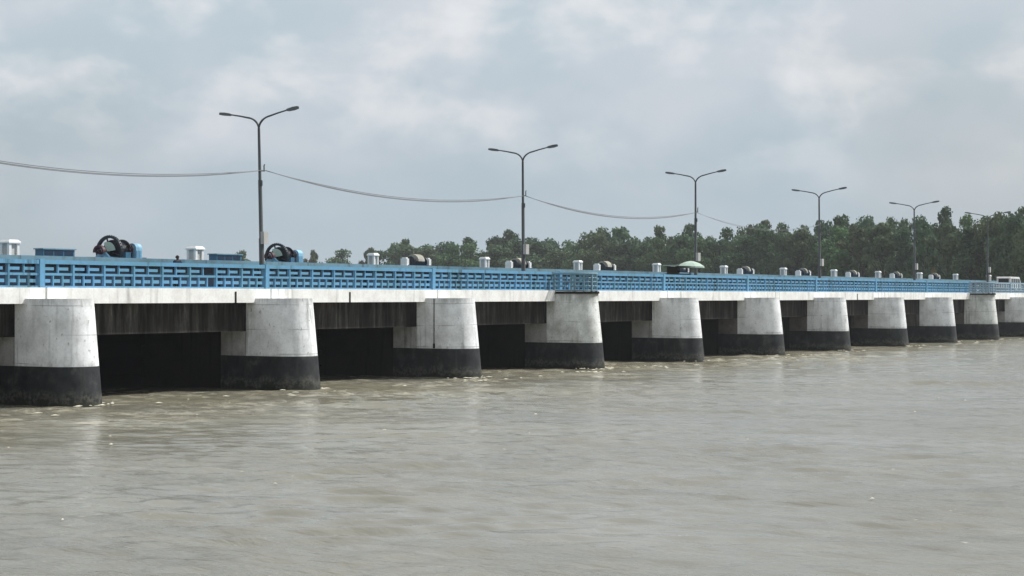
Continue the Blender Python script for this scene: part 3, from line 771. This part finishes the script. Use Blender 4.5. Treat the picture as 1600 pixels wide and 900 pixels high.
# ------------------------------------------------------------------ person behind the parapet
def make_person(loc, rz):
    sk = {'pelvis':(0,0,.86,.125),'belly':(0,.0,1.0,.125),'chest':(0,0,1.17,.14),'neck':(0,.005,1.31,.05),'jaw':(0,.02,1.375,.055),'head':(0,.012,1.46,.082),'crown':(0,0,1.52,.055)}
    for s_, n in ((-1,'l'),(1,'r')):
        sk['hip'+n]=(s_*.09,0,.80,.095); sk['knee'+n]=(s_*.10,.02,.44,.06); sk['ank'+n]=(s_*.10,-.01,.075,.042); sk['toe'+n]=(s_*.115,.15,.03,.035)
        sk['sho'+n]=(s_*.17,0,1.26,.06); sk['elb'+n]=(s_*.23,.08,1.02,.043); sk['wri'+n]=(s_*.19,.27,1.06,.03); sk['han'+n]=(s_*.18,.35,1.09,.034)
    ed = [('pelvis','belly'),('belly','chest'),('chest','neck'),('neck','jaw'),('jaw','head'),('head','crown')]
    for n in 'lr': ed += [('pelvis','hip'+n),('hip'+n,'knee'+n),('knee'+n,'ank'+n),('ank'+n,'toe'+n),('chest','sho'+n),('sho'+n,'elb'+n),('elb'+n,'wri'+n),('wri'+n,'han'+n)]
    keys = list(sk); 
    def skin(name, ks, es, mat, parent, grow=0):
        me = bpy.data.meshes.new(name); me.from_pydata([sk[k][:3] for k in ks], [(ks.index(a), ks.index(b)) for a, b in es], [])
        o = bpy.data.objects.new(name, me); col.objects.link(o); me.materials.append(mat)
        sm = o.modifiers.new('skin','SKIN'); 
        if not me.skin_vertices: me.attributes.new('sk','FLOAT','POINT')
        for k, v in zip(ks, me.skin_vertices[0].data): r_ = sk[k][3]+grow; v.radius = (r_, r_)
        me.skin_vertices[0].data[0].use_root = True
        sb = o.modifiers.new('sub','SUBSURF'); sb.levels = sb.render_levels = 2
        if parent: o.parent = parent
        return o
    return sk, keys, ed, skin
def person():
    x = at(277, 405, 54.75)[0]
    t = thing('person', 'black haired person in dark navy clothes standing behind the parapet by a broken lattice cell', 'person', (x, 54.75, 4.762), None, R(180)); t.scale = (.97, .97, .97)
    sk, keys, ed, _ = make_person(None, 0)
    bpy.context.view_layer.update()
    def grow_chain(name, ks, es, mat, grow):
        me = bpy.data.meshes.new(name); me.from_pydata([sk[k][:3] for k in ks], [(ks.index(a), ks.index(b)) for a, b in es], [])
        o = bpy.data.objects.new(name, me); col.objects.link(o); me.materials.append(mat)
        bpy.context.view_layer.objects.active = o
        o.modifiers.new('skin', 'SKIN')
        bm = __import__('bmesh').new(); bm.from_mesh(me); lay = bm.verts.layers.skin.verify(); bm.verts.ensure_lookup_table()
        for k, v in zip(ks, bm.verts): v[lay].radius = (sk[k][3]+grow,)*2; v[lay].use_root = (k == ks[0])
        bm.to_mesh(me); bm.free()
        sb = o.modifiers.new('sub', 'SUBSURF'); sb.levels = sb.render_levels = 2
        o.parent = t; return o
    body = grow_chain('body', keys, ed, M['skin'], 0)
    m = MB()
    for s_ in (-1, 1):   # five fingers on each hand, a nose, ears
        for q in range(4): m.tube([(s_*(.165+q*.013), .37, 1.095), (s_*(.165+q*.013), .425-abs(q-1.5)*.006, 1.10), (s_*(.165+q*.013), .45-abs(q-1.5)*.008, 1.07)], [.009,.008,.006], 6)
        m.tube([(s_*.155, .34, 1.10), (s_*.135, .375, 1.105), (s_*.13, .40, 1.09)], [.011,.01,.007], 6)
        m.tube([(s_*.078, .0, 1.47), (s_*.09, -.005, 1.44)], [.02,.012], 6)
    m.tube([(0,.088,1.46),(0,.112,1.425)], [.009,.015], 6); m.build('hand_and_face_detail', M['skin'], body)
    tk = ['pelvis','belly','chest','sholx','shorx','elblx','elbrx','hipl','hipr','kneel','kneer','ankl','ankr']
    for n, s_ in (('l',-1),('r',1)):
        sk['sho'+n+'x'] = sk['sho'+n]; sk['elb'+n+'x'] = sk['elb'+n]
    grow_chain('shirt', ['belly','pelvis','chest','sholx','shorx','elblx','elbrx'], [('belly','pelvis'),('belly','chest'),('chest','sholx'),('chest','shorx'),('sholx','elblx'),('shorx','elbrx')], M['cloth'], .034)
    grow_chain('trousers', ['pelvis','hipl','hipr','kneel','kneer','ankl','ankr'], [('pelvis','hipl'),('pelvis','hipr'),('hipl','kneel'),('hipr','kneer'),('kneel','ankl'),('kneer','ankr')], M['cloth'], .014)
    m = MB(); n = 16
    for i in range(7):
        ph = math.pi*.5*(1-i/6)-.12*(i == 6)
        for k in range(n):
            a = 2*math.pi*k/n; front = math.sin(a) > .35
            rr = .100*math.cos(ph) if i else .004
            z = 1.475+.085*math.sin(ph)-(0 if front else .03*i/6)
            m.v.append((rr*math.cos(a)*.92, .0+rr*math.sin(a), z))
    for i in range(6):
        for k in range(n): m.f.append((i*n+k, (i+1)*n+k, (i+1)*n+(k+1) % n, i*n+(k+1) % n))
    h = m.build('hair', M['hair'], t, True); h.modifiers.new('t','SOLIDIFY').thickness = .012
person()

# ------------------------------------------------------------------ trees on the far bank
def crown_mesh(name, seed, kind_, mat, nleaf):
    rnd = random.Random(seed); blobs = []
    if kind_ == 'round':
        for k in range(15):
            a = rnd.uniform(0, 6.28); u = rnd.uniform(0, 1); z = .16+.74*u; w = .34*math.sqrt(max(.05, 1-((u-.45)/.62)**2))
            r_ = rnd.uniform(.4, 1)*w; blobs.append((r_*math.cos(a), r_*math.sin(a), z, rnd.uniform(.085,.15)))
        blobs.append((0,0,.50,.24)); blobs.append((rnd.uniform(-.06,.06),0,.88,.10))
    elif kind_ == 'tall':
        for k in range(15):
            a = rnd.uniform(0, 6.28); u = k/14; z = .14+.78*u; w = .20*(1-.45*u)
            r_ = rnd.uniform(.3, 1)*w; blobs.append((r_*math.cos(a), r_*math.sin(a), z, rnd.uniform(.085,.13)*(1-.25*u)))
        blobs += [(0,0,.93,.07), (0,0,.80,.10), (0,0,.66,.12)]
    else:   # open, clumpy crown on long limbs
        for k in range(13):
            a = rnd.uniform(0, 6.28); u = rnd.uniform(0, 1); z = .20+.70*u; w = .34*math.sqrt(max(.1, 1-((u-.55)/.7)**2))
            r_ = rnd.uniform(.25, 1)*w; blobs.append((r_*math.cos(a), r_*math.sin(a), z, rnd.uniform(.06,.12)))
        blobs += [(0,0,.90,.09), (0,0,.70,.16)]
    tot = sum(b[3]**2 for b in blobs); v = []; f = []
    for bx, by, bz, br in blobs:
        for _ in range(int(nleaf*br*br/tot)):
            d = Vector((rnd.gauss(0,1), rnd.gauss(0,1), rnd.gauss(0,.8)+.1)).normalized()
            p = Vector((bx,by,bz))+Vector((d.x,d.y,d.z*.85))*br*(rnd.uniform(.35,1.0)**.6)*rnd.choice((1,1,1,1.18))
            nrm = (d+Vector((rnd.gauss(0,.7), rnd.gauss(0,.7), rnd.gauss(0,.7)))).normalized()
            u_ = nrm.orthogonal().normalized(); q = Matrix.Rotation(rnd.uniform(0,6.28), 3, nrm); u_ = q @ u_; w_ = nrm.cross(u_)
            s_ = rnd.uniform(.010,.021); b = len(v)
            v += [tuple(p-u_*s_-w_*s_*.7), tuple(p+u_*s_*.8-w_*s_*.6), tuple(p+u_*s_*1.1+w_*s_*.6), tuple(p-u_*s_*.7+w_*s_*.8)]; f.append((b,b+1,b+2,b+3))
    me = bpy.data.meshes.new(name); me.from_pydata(v, [], f); me.materials.append(mat)
    m = MB(); rt = random.Random(seed+99)
    m.tube([(0,0,-.03),(0.004,0,.15),(.01,.005,.4),(0,0,.62),(0,0,.85)], [.020,.016,.012,.008,.003], 7)
    for bx, by, bz, br in blobs[:12]:
        z0 = rt.uniform(.18, max(.2, bz-.12)); m.tube([(.005,0,z0),(bx*.5,by*.5,z0+(bz-z0)*.6),(bx,by,bz)], [.008,.006,.002], 5)
    mt = bpy.data.meshes.new('trunk'); mt.from_pydata(m.v, [], m.f); mt.materials.append(M['bark'])
    return me, mt
variants = []
for k, (kd, mt, nl) in enumerate([('round','leaf_a',4200),('round','leaf_b',4200),('round','leaf_a',4200),('tall','leaf_a',3200),('tall','leaf_b',3200),('open','leaf_c',3800),('open','leaf_a',3800),('round','leaf_c',4200)]):
    variants.append((kd, *crown_mesh('crown', 40+k, kd, M[mt], nl)))
v_y = ('round', *crown_mesh('crown', 77, 'round', M['leaf_y'], 1600))
rt = random.Random(11)
def z_bank(x): return 300+(1650-x)/(1650-360)*300
def ground(X, Y):
    return 2.3
def plant(xp, ytop, wpx, kd, dZ, label, name='tree', group='trees on the far bank', var=None):
    Z = z_bank(xp)+dZ; X, Y = at_z(xp, Z); top = CAMH+(HOR-ytop)*Z/F_PX; g = ground(X, Y); h = top-g
    cand = [v for v in variants if v[0] == kd]
    v = var or rt.choice(cand)
    wid = wpx*Z/F_PX                                   # wanted crown width
    nat = {'round':.78,'tall':.44,'open':.80}[v[0]]*h
    sxy = h*wid/nat
    t = thing(name, label, 'tree', (X, Y, g), group, rt.uniform(0, 6.28))
    for nm, me in (('crown', v[1]), ('trunk', v[2])):
        o = bpy.data.objects.new(nm, me); col.objects.link(o); o.parent = t; o.scale = (sxy, sxy, h)
    return t
sky_line = [  # column, top, width, kind, what it looks like, beside what
 (380,389,34,'open','small pale clump topped tree','just left of the first street lamp'),
 (489,388,26,'open','small loose olive tree','alone right of the second open winch'),
 (532,387,54,'round','low rounded bush like tree','left of the third white pillar'),
 (580,384,30,'open','short thin tree','right behind the third white pillar'),
 (618,375,56,'round','dense dark tree with knobby top','between the third white pillar and the third winch'),
 (636,372,22,'tall','slim pointed tree','behind the third winch'),
 (672,379,50,'round','rounded tree','just right of the third winch'),
 (703,373,58,'round','broad dense tree','between the third winch and the fourth white pillar'),
 (733,369,30,'tall','slim dark tree','left of the sky gap near the fourth white pillar'),
 (776,366,44,'open','tree with ragged crown','right behind the fourth white pillar'),
 (796,357,32,'tall','taller pointed tree','just left of the second street lamp'),
 (826,366,46,'round','dense tree','directly behind the second street lamp'),
 (858,368,52,'round','broad rounded tree','right of the second street lamp'),
 (890,372,46,'round','lower rounded tree','left of the fifth white pillar, before the tallest of this gap'),
 (936,350,48,'round','tall dark bulky tree','above the jutting bay'),
 (964,353,40,'tall','pointed dark tree','right of the bulky tree above the jutting bay'),
 (990,366,50,'round','lower flat topped tree','midway between the second and third street lamps'),
 (1012,365,42,'round','rounded mid height tree','left of the sixth white pillar'),
 (1033,351,26,'tall','slender tree with tufted top','above the vendor cart'),
 (1048,366,30,'open','ragged tree','left of the narrow sky gap by the third street lamp'),
 (1080,347,30,'tall','narrow upright tree','directly behind the third street lamp'),
 (1108,364,48,'round','rounded lower tree','just right of the third street lamp'),
 (1142,352,58,'round','broad dense tree','behind the seventh white pillar'),
 (1172,345,46,'round','dark full tree','right of the seventh white pillar'),
 (1196,340,48,'open','tree with uneven top','midway between the third and fourth street lamps'),
 (1222,344,44,'round','full tree','above the eighth white pillar'),
 (1256,346,50,'round','wide tree','left of the fourth street lamp'),
 (1290,341,48,'round','broad tree','directly behind the fourth street lamp'),
 (1310,334,36,'tall','upright tree','just right of the fourth street lamp'),
 (1334,345,38,'open','loose pale topped tree','beside a notch right of the fourth street lamp'),
 (1358,331,52,'round','broad tall tree','left of the tenth white pillar'),
 (1392,333,50,'round','full tree','just left of the fifth street lamp'),
 (1412,338,34,'open','airy tree','close behind the fifth street lamp'),
 (1440,331,46,'round','dense tree','just right of the fifth street lamp'),
 (1476,320,30,'tall','tallest tufted tree','standing above the rest near the right edge'),
 (1462,343,44,'round','rounded tree','left under the tallest tufted tree'),
 (1512,331,50,'round','dark rounded tree','right of the tallest tufted tree'),
 (1538,333,50,'round','lower dark tree','near the sixth street lamp'),
 (1566,327,56,'round','wide dark tree','behind the sixth street lamp'),
 (1604,319,54,'round','big dark tree','at the right edge of the photo'),
 (1650,326,60,'round','dark tree','just beyond the right edge of the photo'),
]
for xp, yt, w, kd, look, where in sky_line:
    plant(xp, yt, w*{'round':1.35,'tall':1.3,'open':1.45}[kd], kd, rt.uniform(-12, 12), f'{look} {where}')
# lower trees standing in front of the skyline row
k = 0; xs = 600
while xs < 1640:
    base = np.interp(xs, [c[0] for c in sky_line], [c[1] for c in sky_line])
    yt = base+rt.uniform(3, 18)
    lampn = int(np.searchsorted([410, 818, 1087, 1281, 1429, 1543], xs))
    plant(xs, yt, rt.uniform(74, 104), rt.choice(['round','round','open']), -22-rt.uniform(0, 14), f'lower leafy tree before the far wood, {ORD[k]} from left in its row', group='lower trees before the far wood')
    xs += rt.uniform(27, 37); k += 1
plant(1457, 417, 16, 'round', -44, 'small yellowing bush in front of the dark trees right of the fifth street lamp', 'yellow_bush', None, v_y)
# undergrowth between the trunks
ru = random.Random(8); m = MB()
for _ in range(42000):
    xp = ru.uniform(470, 1760); Z = z_bank(xp)+ru.uniform(-16, 42); X, Y = at_z(xp, Z)
    hh = 2.2+(10.5+3*math.sin(xp*.031)+2*math.sin(xp*.083+1))*ru.random()**.7
    p = Vector((X, Y, hh)); nrm = Vector((ru.gauss(-.5,.7), ru.gauss(-.6,.7), ru.gauss(.4,.6))).normalized()
    u_ = Matrix.Rotation(ru.uniform(0,6.28), 3, nrm) @ nrm.orthogonal().normalized(); w_ = nrm.cross(u_); s_ = ru.uniform(.28,.6)
    m.quad(p-u_*s_-w_*s_*.7, p+u_*s_*.8-w_*s_*.6, p+u_*s_*1.1+w_*s_*.6, p-u_*s_*.7+w_*s_*.8)
o = kind(m.build('undergrowth', M['leaf_a']), 'stuff'); tag(o, 'dark undergrowth filling the far bank beneath the trees', 'undergrowth')

# ------------------------------------------------------------------ haze
m = MB(); m.box(-2700, 2700, -2700, 2700, -2.0, 30.0); hz = kind(m.build('haze', None), 'stuff')
tag(hz, 'thin pale haze in the air over the river', 'haze')
hm = bpy.data.materials.new('haze_air'); hm.use_nodes = True; ht = hm.node_tree; ht.nodes.clear()
ho = ht.nodes.new('ShaderNodeOutputMaterial'); pv = ht.nodes.new('ShaderNodeVolumePrincipled')
pv.inputs['Color'].default_value = (.9,.94,.97,1); pv.inputs['Density'].default_value = .00018; pv.inputs['Anisotropy'].default_value = .2
ht.links.new(pv.outputs[0], ho.inputs['Volume']); hz.data.materials.append(hm)
